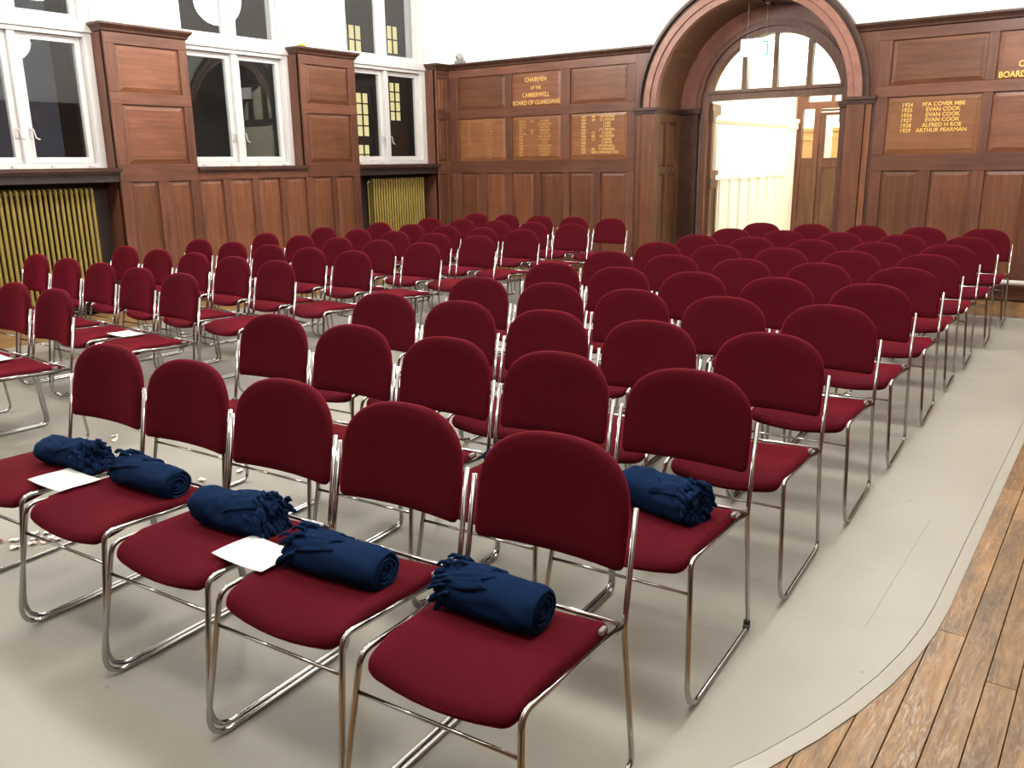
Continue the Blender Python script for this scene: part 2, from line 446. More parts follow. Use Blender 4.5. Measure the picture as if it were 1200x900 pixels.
# ---- left wall: plaster piers, panelling, windows
wl = struct(MB().build('wall_left', M['white']) if False else
            (lambda m: m.build('wall_left', M['white']))(
                MB().box(-9.35, -8.93, -4.1, 0.45, 2.86, ZTOP).box(-9.35, -8.93, 2.48, 3.54, 2.86, ZTOP).box(-9.35, -8.93, 5.08, 6.00, 2.86, ZTOP)
                .box(-9.35, -8.93, 7.63, 8.53, 2.86, ZTOP).box(-9.35, -8.93, 10.22, 10.75, 2.86, ZTOP).box(-9.35, -8.94, 0.45, 10.22, 5.2, ZTOP)
                .box(-9.35, -9.13, -4.1, 10.75, -0.01, 1.44).box(-9.35, -8.98, -4.1, 0.45, 0, 2.86)), 'white plaster wall above dark oak panelling with three tall windows')
def board(parent, name, f, m, u0, u1, w0, w1, z0, z1, bev=0.004):
    mb = MB(); mb.bevel_box(-(u1-u0)/2, (u1-u0)/2, w0, w1, -(z1-z0)/2, (z1-z0)/2, bev)
    uc, zc = (u0+u1)/2, (z0+z1)/2
    mb.v = [f(u+uc, wv, z+zc) for u, wv, z in mb.v]
    c = f(uc, (w0+w1)/2, zc); mb.v = [(a-c[0], b-c[1], d-c[2]) for a, b, d in mb.v]
    return mb.build(name, m, parent, loc=c)
def panel(parent, f, m, u0, u1, z0, z1, bev=0.045):
    c = f((u0+u1)/2, 0, (z0+z1)/2); mb = MB(f)
    mb.raised(u0, u1, z0, z1, 0.024, 0.008, bev, 0.034)
    mb.v = [(a-c[0], b-c[1], d-c[2]) for a, b, d in mb.v]
    return mb.build('panel', m, parent, loc=c)
FR = {M['wood_hx']: M['frame_hx'], M['wood_hy']: M['frame_hy']}
def panelling(parent, f, hm, u0, u1, tiers, ztop, name_rail='rail'):
    "tiers bottom up: (z0, z1, [(a, b), ...], level grain?)"
    MBf = MB(f).box(u0, u1, 0.030, 0.06, 0.0, ztop)
    MBf.build('backing', M['wood_dark'], parent)
    zs = 0.20; out = {}
    prev = 0.0
    for ti, (z0, z1, cells, level) in enumerate(tiers):
        board(parent, 'rail' if ti else 'skirting', f, FR[hm], u0, u1, 0.0 if ti else -0.012, 0.032, prev, z0, 0.003)
        edges = [u0]+[x for c in cells for x in c]+[u1]
        for k in range(0, len(edges), 2):
            if edges[k+1]-edges[k] > 0.004: board(parent, 'stile', f, M['frame_v'], edges[k], edges[k+1], 0.0, 0.032, z0, z1, 0.003)
        for k, (a, b) in enumerate(cells):
            out[(ti, k)] = panel(parent, f, hm if level else M['wood_v'], a, b, z0, z1, 0.045 if b-a > 0.25 else 0.03)
        prev = z1
    board(parent, 'rail', f, FR[hm], u0, u1, 0.0, 0.032, prev, ztop, 0.003)
    return out
TL = (0.20, 1.355); TM = (1.535, 2.145); TU = (2.265, 2.735); ZC = 2.845
def cornice(parent, f, m, u0, u1, back, ends=(True, True)):
    "moulded cornice: stepped profile swept along u; ends return to the wall"
    prof = [(0.0, 2.845), (-0.018, 2.855), (-0.022, 2.875), (-0.050, 2.905), (-0.058, 2.912), (-0.058, 2.933)]
    mb = MB(f); vs = []; k = len(prof)
    for e, u in ((0, u0), (1, u1)):
        sgn = -1 if e == 0 else 1
        for wv, z in prof: vs.append((u+(sgn*(-wv) if ends[e] else 0), wv, z))
    # front skin
    fs = [(i, i+1, k+i+1, k+i) for i in range(k-1)]
    base = len(vs)
    for e, u in ((0, u0), (1, u1)):
        sgn = -1 if e == 0 else 1
        for wv, z in prof: vs.append((u+(sgn*(-wv) if ends[e] else 0), back, z))
    for e in (0, 1):
        a = e*k; b = base+e*k
        fs += [(a+i, a+i+1, b+i+1, b+i) for i in range(k-1)]
    fs += [(k-1, 2*k-1, base+2*k-1, base+k-1), (0, base, base+k, k)]
    mb.add(vs, fs)
    return mb.build('cornice', m, parent)
def pilaster_left(y0, y1, low, up, side0=True, side1=True):
    panelling(wl, fL, M['wood_hy'], y0, y1, [(*TL, low, False), (*TM, up, True), (*TU, up, True)], ZC)
    for fl, y in ((side0, y0), (side1, y1)):
        if fl:
            s = 1 if y == y0 else -1
            mb = MB(); a, b = sorted((y, y+s*0.02)); mb.box(-9.13, -8.785, a, b, 0.0, ZC); mb.build('return_board', M['frame_v'], wl)
    cornice(wl, fL, M['wood_dark'], y0, y1, 0.20)
pilaster_left(5.07, 6.02, [(5.193, 5.503), (5.627, 5.905)], [(5.19, 5.917)])
pilaster_left(7.61, 8.55, [(7.695, 8.04), (8.115, 8.43)], [(7.695, 8.42)])
pilaster_left(2.53, 3.49, [(2.65, 2.96), (3.08, 3.37)], [(2.65, 3.37)])
panelling(wl, fL, M['wood_hy'], 10.20, 10.50, [(*TL, [(10.235, 10.41)], False), (*TM, [(10.235, 10.41)], False), (*TU, [(10.235, 10.41)], False)], ZC)
MB().box(-9.13, -8.785, 10.20, 10.22, 0.0, ZC).build('return_board', M['frame_v'], wl)
cornice(wl, fL, M['wood_dark'], 10.20, 10.55, 0.20, (True, False))
# panelling below the middle window
panelling(wl, fL, M['wood_hy'], 6.02, 7.61, [(*TL, [(6.03, 6.336), (6.43, 6.755), (6.842, 7.167), (7.254, 7.59)], False)], 1.44)
panelling(wl, fL, M['wood_hy'], 0.45, 2.53, [(*TL, [(0.6, 0.95), (1.05, 1.4), (1.5, 1.85), (1.95, 2.4)], False)], 1.44)
def sill(y0, y1):
    mb = MB(fL); mb.box(y0-0.01, y1+0.02, -0.035, 0.40, 1.465, 1.503).box(y0+0.001, y1-0.001, -0.012, 0.40, 1.44, 1.465)
    mb.build('window_sill', M['wood_dark'], wl)
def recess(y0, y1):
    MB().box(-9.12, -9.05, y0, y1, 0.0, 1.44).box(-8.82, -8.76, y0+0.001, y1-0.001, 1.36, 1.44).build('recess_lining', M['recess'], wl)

def window(n, y0, y1, label):
    wd = struct(empty('window_%d' % n, (-9.0, (y0+y1)/2, 1.503)), label)
    O = (9.0, -(y0+y1)/2, -1.503)
    def part(mb, name, m, p=wd): 
        mb.v = [(a+O[0], b+O[1], c+O[2]) for a, b, c in mb.v]; return mb.build(name, m, p)
    yc = (y0+y1)/2; a, b = y0+0.005, y1-0.005
    zt, zb, zu = 2.84, 1.504, 5.19
    m = MB().box(-9.12, -8.965, a, a+0.085, zb, zt).box(-9.12, -8.965, b-0.085, b, zb, zt).box(-9.12, -8.97, a+0.085, b-0.085, zb, zb+0.05)
    m.box(-9.12, -8.965, a+0.085, b-0.085, zt-0.045, zt)
    part(m, 'casing', M['white_paint'])
    part(MB().box(-9.12, -8.935, a-0.02, b+0.02, zt, 2.945), 'transom', M['white_paint'])
    m = MB().box(-9.12, -8.965, a, a+0.085, 2.945, zu).box(-9.12, -8.965, b-0.085, b, 2.945, zu).box(-9.12, -8.965, a+0.085, b-0.085, zu-0.06, zu)
    part(m, 'casing', M['white_paint'])
    for z0, z1 in ((zb+0.05, zt-0.045), (2.945, zu-0.06)):
        part(MB().box(-9.12, -8.985, yc-0.035, yc+0.035, z0, z1), 'mullion', M['white_paint'])
        for s, (p, q) in ((-1, (a+0.085, yc-0.035)), (1, (yc+0.035, b-0.085))):
            f = 0.058; x0, x1 = -9.085, -9.03
            p, q = p+0.004, q-0.004; u0, u1 = z0+0.003, z1-0.003
            m = MB().box(x0, x1, p, p+f, u0, u1).box(x0, x1, q-f, q, u0, u1).box(x0, x1, p+f, q-f, u0, u0+f).box(x0, x1, p+f, q-f, u1-f, u1)
            sash = part(m, 'sash', M['white_paint'])
            part(MB().box(-9.061, -9.055, p+f-0.003, q-f+0.003, u0+f-0.003, u1-f+0.003), 'pane', M['glass'], sash)
            if z0 < 2:
                hy = p+0.03 if s > 0 else q-0.03
                hb = MB().box(-9.03, -9.012, hy-0.012, hy+0.012, 1.80, 1.90)
                hb.tube([(-9.01, hy, 1.885), (-8.985, hy+0.012, 1.885), (-8.985, hy+0.03, 1.80), (-8.985, hy+0.065, 1.785)], 0.007, 6)
                part(hb, 'casement_handle', M['white_paint'], sash)
    for k in range(4):
        yy = a+0.2+k*(b-a-0.4)/3
        part(MB().tube([(-8.965, yy, 1.52), (-8.945, yy+0.01, 1.53), (-8.94, yy+0.05, 1.512)], 0.006, 6), 'stay_hook', M['white_paint'])
    return wd
for n, (y0, y1, lb) in enumerate(((3.49, 5.07, 'white casement window nearest the camera, above the left radiator'),
                                  (6.02, 7.61, 'middle white casement window between the two oak pilasters'),
                                  (8.55, 10.20, 'white casement window nearest the back wall corner'),
                                  (0.45, 2.53, 'white casement window beside the camera')), 1):
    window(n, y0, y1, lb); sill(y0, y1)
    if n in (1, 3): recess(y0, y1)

# ---- radiators in the recesses
def radiator(y0, y1, label):
    n = int(round((y1-y0)/0.0535)); d = (y1-y0)/n
    r = tag(empty('radiator', (-8.96, (y0+y1)/2, 0)), label, 'radiator')
    mb = MB()
    for x in (-0.055, 0.055):
        mb.tube(fillet([(0, 0, 1.292), (x*1.1, 0, 1.292), (x, 0, 1.25), (x, 0, 0.20), (x*1.1, 0, 0.152), (0, 0, 0.152)], [0.03, 0.1, 0.1, 0.03], 3), 0.0165, 8)
    sec = mb.mesh('section', M['brass'], True)
    for k in range(n): obj('section', sec, r, (0, y0+d*(k+0.5)-(y0+y1)/2, 0))
    h = (y1-y0)/2
    MB().tube([(0, -h+0.01, 1.262), (0, h-0.01, 1.262)], 0.012, 8).tube([(0, -h+0.01, 0.19), (0, h-0.01, 0.19)], 0.012, 8).build('header', M['brass'], r, True)
    for s in (-1, 1):
        MB().box(-0.05, 0.05, s*(h-0.10)-0.012, s*(h-0.10)+0.012, 0.0, 0.15).build('foot', M['brass'], r)
    MB().tube([(0.0, -h-0.01, 1.262), (0.0, -h-0.045, 1.262)], 0.022, 10).tube([(0.0, -h-0.04, 1.262), (0.0, -h-0.04, 1.2)], 0.012, 8).build('valve', M['chrome'], r, True)
radiator(3.72, 4.85, 'gold painted column radiator under the window nearest the camera')
radiator(8.92, 10.02, 'gold painted column radiator near the back corner of the hall')

# ---- back wall
def plate_arch(mb, x0, x1, z1, xc, zc, r, y0, y1, n=40):
    "wall plate from floor to z1 with an arched opening of half width r, thickness y0..y1"
    mb.box(x0, xc-r, y0, y1, 0, zc).box(xc+r, x1, y0, y1, 0, zc)
    prev = None
    for i in range(n):
        a, b = math.pi-math.pi*i/n, math.pi-math.pi*(i+1)/n
        p = (xc+r*math.cos(a), zc+r*math.sin(a)); q = (xc+r*math.cos(b), zc+r*math.sin(b))
        vs = [(p[0], y, p[1]) for y in (y0, y1)]+[(q[0], y, q[1]) for y in (y0, y1)]+[(q[0], y, z1) for y in (y0, y1)]+[(p[0], y, z1) for y in (y0, y1)]
        mb.add(vs, [(0, 2, 4, 6), (1, 7, 5, 3), (0, 1, 3, 2), (6, 4, 5, 7)])
    mb.box(x0, xc-r, y0, y1, zc, z1).box(xc+r, x1, y0, y1, zc, z1)
    return mb
ZS = 2.17
wb = struct(plate_arch(MB(), -9.3, 0.8, ZTOP, XC, ZS, 1.21, YB+0.055, YB+0.10).build('wall_back', M['white']), 'white plaster back wall above oak panelling with gilded name boards')
low = [(-8.57, -8.21), (-8.08, -7.73), (-7.60, -7.22), (-7.10, -6.705), (-6.605, -6.21), (-6.10, -5.70)]
wide = [(-8.595, -7.71), (-7.595, -6.75), (-6.60, -5.70)]
PL = panelling(wb, fB, M['wood_hx'], -8.75, -5.585, [(*TL, low, False), (*TM, wide, True), (*TU, wide, True)], ZC)
mir = lambda c: [(2*XC-b, 2*XC-a) for a, b in reversed(c)]
lowr = [(-2.45, -2.065), (-1.943, -1.538), (-1.415, -1.01), (-0.89, -0.49), (-0.39, -0.03), (0.08, 0.435)]
wider = [(-2.45, -1.515), (-1.42, -0.555), (-0.44, 0.435)]
PR = panelling(wb, fB, M['wood_hx'], -2.585, 0.545, [(*TL, lowr, False), (*TM, wider, True), (*TU, wider, True)], ZC)
cornice(wb, fB, M['wood_dark'], -8.75, -5.30, 0.06, (False, False)).name = 'cornice'
cornice(wb, fB, M['wood_dark'], -2.86, 0.55, 0.06, (False, False))
# spandrel boards beside the arch, above the impost
for s in (-1, 1):
    mb = MB(); n = 16; R = 1.36
    z0, z1 = 2.172, ZC
    xe = 1.505
    vs = []; fs = []
    for i in range(n+1):
        z = z0+(z1-z0)*i/n; x = math.sqrt(max(0, R*R-(z-ZS)**2))
        for y in (YB+0.004, YB+0.05): vs += [(XC+s*x, y, z), (XC+s*xe, y, z)]
    for i in range(n):
        o, p = i*4, i*4+4
        fs += [(o, o+1, p+1, p), (o+2, p+2, p+3, o+3)]
    mb.add(vs, fs); mb.build('spandrel', M['frame_v'], wb)

for D_, k_ in ((PL, 0), (PL, 1), (PL, 2), (PR, 0)): D_[(1, k_)].data.materials[0] = M['wood_name']
# gilded lettering (sub-parts of the panels)
RB = (math.pi/2, 0, 0)
def lettering(p, lines, size, m, dz, gap, sx=1.0, dx=0.0, align='CENTER', bold=0.0008):
    for k, ln in enumerate(lines):
        sz = size
        if isinstance(ln, tuple): ln, sz = ln
        if ln: text('lettering', ln, sz, m, (dx, 0.0065, dz-gap*k), RB, p, align, bold, sx)
head = [('CHAIRMEN', 0.086), ('OF THE', 0.060), ('CAMBERWELL', 0.086), ('BOARD OF GUARDIANS', 0.086)]
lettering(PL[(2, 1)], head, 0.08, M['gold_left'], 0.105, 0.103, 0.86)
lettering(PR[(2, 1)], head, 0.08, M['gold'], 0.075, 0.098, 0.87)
def roll(p, years, pre, names, m, top, gap, size, xy, xp, xn, sx=0.9):
    for k in range(len(years)):
        z = top-gap*k
        if years[k]: text('lettering', years[k], size, m, (xy, 0.0065, z), RB, p, 'LEFT', 0.0006, sx)
        if pre and pre[k]: text('lettering', pre[k], size, m, (xp, 0.0065, z), RB, p, 'LEFT', 0.0006, sx)
        text('lettering', names[k], size, m, (xn, 0.0065, z), RB, p, 'CENTER', 0.0006, sx)
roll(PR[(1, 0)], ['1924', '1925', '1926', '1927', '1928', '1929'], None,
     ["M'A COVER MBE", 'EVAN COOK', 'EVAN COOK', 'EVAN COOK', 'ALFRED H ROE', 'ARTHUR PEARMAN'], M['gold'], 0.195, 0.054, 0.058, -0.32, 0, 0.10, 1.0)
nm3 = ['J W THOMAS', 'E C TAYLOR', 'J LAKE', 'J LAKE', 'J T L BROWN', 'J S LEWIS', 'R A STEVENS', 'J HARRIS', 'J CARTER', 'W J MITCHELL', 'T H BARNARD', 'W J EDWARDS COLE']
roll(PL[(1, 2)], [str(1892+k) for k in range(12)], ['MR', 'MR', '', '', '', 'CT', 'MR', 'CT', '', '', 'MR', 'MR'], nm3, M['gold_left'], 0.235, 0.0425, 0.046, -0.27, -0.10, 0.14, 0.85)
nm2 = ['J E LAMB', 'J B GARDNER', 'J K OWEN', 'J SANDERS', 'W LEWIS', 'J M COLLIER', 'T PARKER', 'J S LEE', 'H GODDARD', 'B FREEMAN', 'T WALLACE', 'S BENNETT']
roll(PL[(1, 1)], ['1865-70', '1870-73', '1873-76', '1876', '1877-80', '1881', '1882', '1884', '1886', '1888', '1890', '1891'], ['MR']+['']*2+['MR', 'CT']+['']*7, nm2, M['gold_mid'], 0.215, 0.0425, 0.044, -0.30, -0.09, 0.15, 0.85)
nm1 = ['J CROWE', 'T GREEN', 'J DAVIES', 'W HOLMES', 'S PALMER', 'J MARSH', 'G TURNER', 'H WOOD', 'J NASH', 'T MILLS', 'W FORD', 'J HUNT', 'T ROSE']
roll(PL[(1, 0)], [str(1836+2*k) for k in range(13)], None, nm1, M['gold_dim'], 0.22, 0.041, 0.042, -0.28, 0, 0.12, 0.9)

# ---- arch: jambs, imposts, mouldings, reveal
ar = struct(empty('trim_1', (XC, YB, 0)), 'tall oak arch with moulded rings framing the doorway')
def apart(mb, name, m, smooth=False):
    mb.v = [(a-XC, b-YB, c) for a, b, c in mb.v]; return mb.build(name, m, ar, smooth)
apart(MB().arch(XC, ZS, 1.20, 1.275, YB-0.035, YB+0.06), 'arch_moulding', M['wood_arch_lit'], 'auto')
apart(MB().arch(XC, ZS, 1.28, 1.36, YB-0.055, YB+0.06), 'arch_moulding', M['wood_arch_lit'], 'auto')
apart(MB().arch(XC, ZS, 1.36, 1.405, YB-0.025, YB+0.06).arch(XC, ZS, 1.405, 1.44, YB-0.07, YB+0.06), 'hood_moulding', M['wood_dark'], 'auto')
for s in (-1, 1):
    X = lambda d: XC+s*d
    def bx(mb, a, b, *r): p, q = sorted((X(a), X(b))); return mb.box(p, q, *r)
    apart(bx(MB(), 1.20, 1.395, YB-0.03, YB+0.06, 0, 2.085), 'jamb', M['wood_v'])
    apart(bx(MB(), 1.405, 1.47, YB-0.018, YB+0.06, 0, 2.085), 'jamb', M['wood_v'])
    apart(bx(MB(), 1.475, 1.503, YB-0.005, YB+0.06, 0, 2.085), 'jamb', M['wood_dark'])
    mb = MB(); bx(mb, 1.165, 1.52, YB-0.075, YB+0.06, 2.135, 2.170); bx(mb, 1.18, 1.51, YB-0.05, YB+0.06, 2.105, 2.135); bx(mb, 1.19, 1.505, YB-0.035, YB+0.06, 2.086, 2.105)
    bx(mb, 1.165, 1.21, YB+0.06, 11.20, 2.135, 2.170); bx(mb, 1.18, 1.21, YB+0.06, 11.20, 2.105, 2.135)
    bx(mb, 0.90, 1.21, 11.18, 11.26, 2.135, 2.170); bx(mb, 0.90, 1.21, 11.20, 11.26, 2.105, 2.135)
    apart(mb, 'impost', M['wood_dark'])
    # reveal with two upright panels in each tier
    fr = (lambda u, wv, z: (XC-1.20-wv, u, z)) if s < 0 else (lambda u, wv, z: (XC+1.20+wv, u, z))
    apart(MB(fr).box(YB+0.06, 11.24, 0.02, 0.05, 0, 2.105), 'reveal_backing', M['wood_dark'])
    cells = [(YB+0.10, 10.80), (10.88, 11.14)]
    for z0, z1 in ((0.0, 0.2), (1.33, 1.42), (1.99, 2.104)): apart(MB(fr).box(YB+0.06, 11.24, 0.0, 0.03, z0, z1), 'rail', M['wood_door'])
    for a, b in ((YB+0.06, YB+0.10), (10.80, 10.88), (11.14, 11.24)):
        for z0, z1 in ((0.2, 1.33), (1.42, 1.99)): apart(MB(fr).box(a, b, 0.0, 0.03, z0, z1), 'stile', M['wood_door'])
    for a, b in cells:
        for z0, z1 in ((0.2, 1.33), (1.42, 1.99)): apart(MB(fr).raised(a, b, z0, z1, 0.028, 0.012, 0.035, 0.034), 'panel', M['wood_door'])
apart(MB().arch(XC, ZS, 1.20, 1.24, YB+0.06, 11.24), 'soffit', M['wood_door'], 'auto')
for a in (33, 90, 147):
    apart(MB().arch(XC, ZS, 1.175, 1.20, YB+0.06, 11.22, 2, math.radians(a-1.5), math.radians(a+1.5)), 'soffit_rib', M['wood_door'])
# inner plate round the door frame
XD, RD = -4.03, 0.87
mb = MB(); n = 40; vs = []; fs = []
for i in range(n+1):
    a = math.pi-math.pi*i/n
    for r, xc in ((1.0, XD), (1.225, XC)):
        for y in (11.24, 11.30): vs.append((xc+r*math.cos(a), y, ZS+r*math.sin(a)))
for i in range(n):
    o, p = i*4, i*4+4
    fs += [(o, p, p+2, o+2), (o+1, o+3, p+3, p+1), (o, o+1, p+1, p), (o+2, p+2, p+3, o+3)]
mb.add(vs, fs)
apart(mb, 'inner_plate', M['wood_arch_lit'], 'auto')
apart(MB().box(XC-1.225, XD-1.0, 11.24, 11.30, 0, ZS).box(XD+1.0, XC+1.225, 11.24, 11.30, 0, ZS), 'inner_plate', M['wood_dark'])
apart(MB().arch(XD, ZS, 0.95, 1.0, 11.20, 11.32).arch(XD, ZS, 1.0, 1.03, 11.225, 11.25), 'arch_moulding', M['frame_v'], 'auto')

# ---- hall door: frame, fanlight, open leaf
d1 = struct(empty('door_1', (XD, 11.3, 0)), 'open oak double doorway with an arched fanlight')
def dpart(mb, name, m, p=None, smooth=False):
    mb.v = [(a-XD, b-11.3, c) for a, b, c in mb.v]; return mb.build(name, m, p or d1, smooth)
dpart(MB().arch(XD, ZS, RD, 0.95, 11.24, 11.40).box(XD-0.95, XD-RD, 11.24, 11.40, 0, ZS).box(XD+RD, XD+0.95, 11.24, 11.40, 0, ZS), 'door_frame', M['frame_v'], None, 'auto')
dpart(MB().box(XD-RD, XD+RD, 11.25, 11.40, 2.26, 2.345).box(XD-RD, XD+RD, 11.22, 11.40, 2.345, 2.385), 'transom', M['wood_door'])
for x in (-4.42, -4.015, -3.585):
    h = math.sqrt(RD**2-(x-XD)**2)+ZS
    dpart(MB().box(x-0.032, x+0.032, 11.27, 11.36, 2.385, h+0.005), 'glazing_bar', M['wood_door'])
mb = MB(); n = 32; vs = []; a0 = math.asin(0.215/RD)
for i in range(n+1):
    a = a0+(math.pi-2*a0)*i/n
    for y in (11.31, 11.316): vs.append((XD+RD*math.cos(a), y, ZS+RD*math.sin(a)))
fs = [tuple(range(0, 2*n+2, 2)), tuple(range(2*n+1, 0, -2))]+[(2*i, 2*i+2, 2*i+3, 2*i+1) for i in range(n)]
mb.add(vs, fs); dpart(mb, 'fanlight_pane', M['glass'])
# open left leaf
hinge = Vector((-4.885, 11.345)); end = Vector((-5.05, 12.21)); lw = (end-hinge).length
ang = math.atan2(end.y-hinge.y, end.x-hinge.x)
def leaf_map(u, v, z):
    c, s = math.cos(ang), math.sin(ang)
    return (hinge.x+u*c-v*s-XD, hinge.y+u*s+v*c-11.3, z)
def lpart(mb, name, m, p):
    mb.v = [leaf_map(*q) for q in mb.v]; return mb.build(name, m, p)
T = 0.022
def rail_arch(mb, u0, u1, zs, z1, y0, y1, n=12):
    uc, r = (u0+u1)/2, (u1-u0)/2
    for i in range(n):
        a, b = math.pi-math.pi*i/n, math.pi-math.pi*(i+1)/n
        p = (uc+r*math.cos(a), zs+r*0.6*math.sin(a)); q = (uc+r*math.cos(b), zs+r*0.6*math.sin(b))
        vs = [(p[0], y, p[1]) for y in (y0, y1)]+[(q[0], y, q[1]) for y in (y0, y1)]+[(q[0], y, z1) for y in (y0, y1)]+[(p[0], y, z1) for y in (y0, y1)]
        mb.add(vs, [(0, 2, 4, 6), (1, 7, 5, 3), (0, 1, 3, 2), (6, 4, 5, 7), (0, 6, 7, 1), (2, 3, 5, 4)])
    return mb
m = MB().box(0, 0.13, -T, T, 0.02, 2.235).box(lw-0.13, lw, -T, T, 0.02, 2.235).box(0.13, lw-0.13, -T, T, 0.02, 0.25).box(0.13, lw-0.13, -T, T, 1.12, 1.36).box(0.13, lw-0.13, -T, T, 2.12, 2.235)
rail_arch(m, 0.13, lw-0.13, 1.92, 2.12, -T, T)
m.box(lw/2-0.05, lw/2+0.05, -T, T, 0.25, 1.12)
lf = lpart(m, 'door_leaf', M['wood_door'], d1)
lpart(MB().box(0.125, lw-0.125, -0.004, 0.004, 1.35, 2.13), 'pane', M['glass'], lf)
for a, b in ((0.13, lw/2-0.05), (lw/2+0.05, lw-0.13)): lpart(MB().box(a, b, -0.010, 0.010, 0.25, 1.12), 'panel', M['wood_dark'], lf)
for z in (0.3, 1.1, 1.98): lpart(MB().box(-0.02, 0.05, -0.03, -T, z, z+0.16), 'hinge', M['black'], lf)
dpart(MB().box(XD+RD-0.02, XD+RD, 11.27, 11.37, 1.93, 2.17), 'hinge', M['black'])

# ---- lobby beyond the arch
lb = struct(MB().box(-5.4, -4.96, 11.405, 15.2, 0, 3.9).box(-2.3, -2.1, 11.405, 17.4, 0, 3.9).box(-5.4, -2.1, 11.32, 17.4, 3.9, 4.0)
            .box(-5.4, -2.1, 17.2, 17.4, 0, 3.9).box(-7.5, -5.4, 15.2, 17.4, 3.9, 4.0).box(-7.5, -5.4, 17.2, 17.4, 0, 3.9).box(-7.6, -7.4, 15.0, 17.4, 0, 3.9).box(-7.5, -5.4, 15.0, 15.1, 0, 3.9).build('wall_lobby', M['cream']),
            'bright cream panelled lobby wall seen through the doorway')
struct(MB().box(-7.5, -2.1, 11.10, 17.4, -0.10, -0.0125).build('floor_lobby', M['tile']))
# cream panelling on the lobby's left wall
fY = lambda u, wv, z: (-4.96-wv, u, z)
for z0, z1, d in ((2.00, 2.03, 0.02), (2.03, 2.07, 0.045), (0.0, 0.18, 0.03)): MB(fY).box(11.42, 15.0, -d, 0.0, z0, z1).build('rail', M['cream'], lb)
MB(fY).box(11.42, 14.6, -0.03, 0.0, 1.23, 1.29).build('rail', M['cream'], lb)
for k in range(9):
    u = 11.5+k*0.385
    MB(fY).box(u, u+0.11, -0.03, 0.0, 0.18, 1.23).build('stile', M['cream'], lb)
MB(fY).box(14.66, 14.96, -0.06, 0.0, 0, 1.98).box(14.63, 14.97, -0.10, 0.0, 2.08, 2.14).box(14.65, 14.97, -0.08, 0, 1.98, 2.08).build('pilaster', M['cream'], lb)
# screen at the far end with a glazed door
d2_ = struct(empty('door_2', (-4.0, 15.05, 0)), 'dark oak glazed screen and door at the far end of the lobby')
def spart(mb, name, m, p=None):
    mb.v = [(a+4.0, b-15.05, c) for a, b, c in mb.v]; return mb.build(name, m, p or d2_)
Y0, Y1 = 15.0, 15.10
spart(MB().box(-4.93, -4.83, Y0, Y1, 0, 2.30).box(-4.63, -4.54, Y0, Y1, 0, 2.3).box(-4.93, -2.3, Y0, Y1, 2.30, 2.41).box(-4.93, -4.76, Y0, Y1, 2.41, 2.62).box(-4.76, -2.3, Y0, Y1, 2.505, 2.62)
      .box(-4.38, -4.33, Y0, Y1, 2.41, 2.505).box(-3.55, -3.45, Y0, Y1, 0, 2.299).box(-3.97, -3.92, Y0, Y1, 2.41, 2.505), 'screen_frame', M['frame_v'])
spart(MB().box(-4.76, -2.3, 15.045, 15.05, 2.41, 2.505), 'pane', M['glass'])
MB().box(-5.4, -2.1, 15.0, 15.1, 2.62, 3.9).build('upper_wall', M['cream'], lb)
spart(MB().box(-4.83, -4.63, Y0+0.02, Y1-0.02, 0, 0.2).box(-4.83, -4.63, Y0+0.02, Y1-0.02, 1.37, 1.51), 'rail', M['frame_v'])
spart(MB().box(-4.83, -4.63, 15.04, 15.07, 0.2, 1.37), 'panel', M['wood_door'])
spart(MB().box(-4.83, -4.63, 15.05, 15.056, 1.51, 2.3), 'pane', M['glass'])
sl = spart(MB().box(-4.53, -4.45, 15.02, 15.07, 0.02, 2.29).box(-3.66, -3.56, 15.02, 15.07, 0.02, 2.29).box(-4.45, -3.66, 15.02, 15.07, 2.19, 2.29)
           .box(-4.45, -3.66, 15.02, 15.07, 1.35, 1.51).box(-4.45, -3.66, 15.02, 15.07, 0.02, 0.22).box(-4.10, -4.02, 15.02, 15.07, 0.22, 1.35), 'door_leaf', M['frame_v'])
spart(MB().box(-4.45, -3.66, 15.043, 15.049, 1.51, 2.19), 'pane', M['glass'], sl)
for a, b in ((-4.45, -4.10), (-4.02, -3.66)): spart(MB().box(a, b, 15.035, 15.055, 0.22, 1.35), 'panel', M['wood_door'], sl)
spart(MB().box(-4.20, -4.05, 14.95, 15.02, 2.19, 2.30).tube([(-4.14, 14.95, 2.24), (-4.14, 14.90, 2.24), (-4.52, 14.98, 2.24)], 0.012, 6), 'door_closer', M['white_paint'], sl)
# wall beyond the screen: tan panelling with white above
wbey = struct(MB().box(-7.4, -5.12, 17.13, 17.2, 0, 2.02).box(-4.93, -2.3, 17.13, 17.2, 0, 2.02).build('wall_beyond', M['wood_tan']), 'tan panelled wall behind the glazed screen')
MB().box(-7.4, -5.12, 17.11, 17.13, 1.84, 1.90).box(-4.93, -2.3, 17.11, 17.13, 1.84, 1.90).box(-7.4, -5.12, 17.10, 17.2, 2.0, 2.06).box(-4.93, -2.3, 17.10, 17.2, 2.0, 2.06).build('rail', M['wood_tan'], wbey)
for k, x in enumerate([-5.55, -5.3, -4.78, -4.4, -4.0]): MB().box(x, x+0.05, 17.115, 17.13, 0.1, 1.84).build('stile', M['wood_tan'], wbey)

# ---- right wall, front wall (behind and beside the camera)
wr = struct(MB().box(XR+0.06, XR+0.3, -4.1, 10.8, 0, ZTOP).build('wall_right', M['white']))
rl = []; y = -3.6
while y < 10.1: rl.append((y, y+0.85)); y += 1.0
panelling(wr, fR, M['wood_hy'], -4.0, 10.49, [(*TL, rl, False), (*TM, rl, True), (*TU, rl, True)], ZC)
wf = struct(MB().box(-9.3, 0.8, -4.3, -4.1, 0, ZTOP).build('wall_front', M['wood_dark']))
MB().box(-9.0, 0.54, -4.1, -4.0, 0, 2.9).build('backing', M['wood_v'], wf)

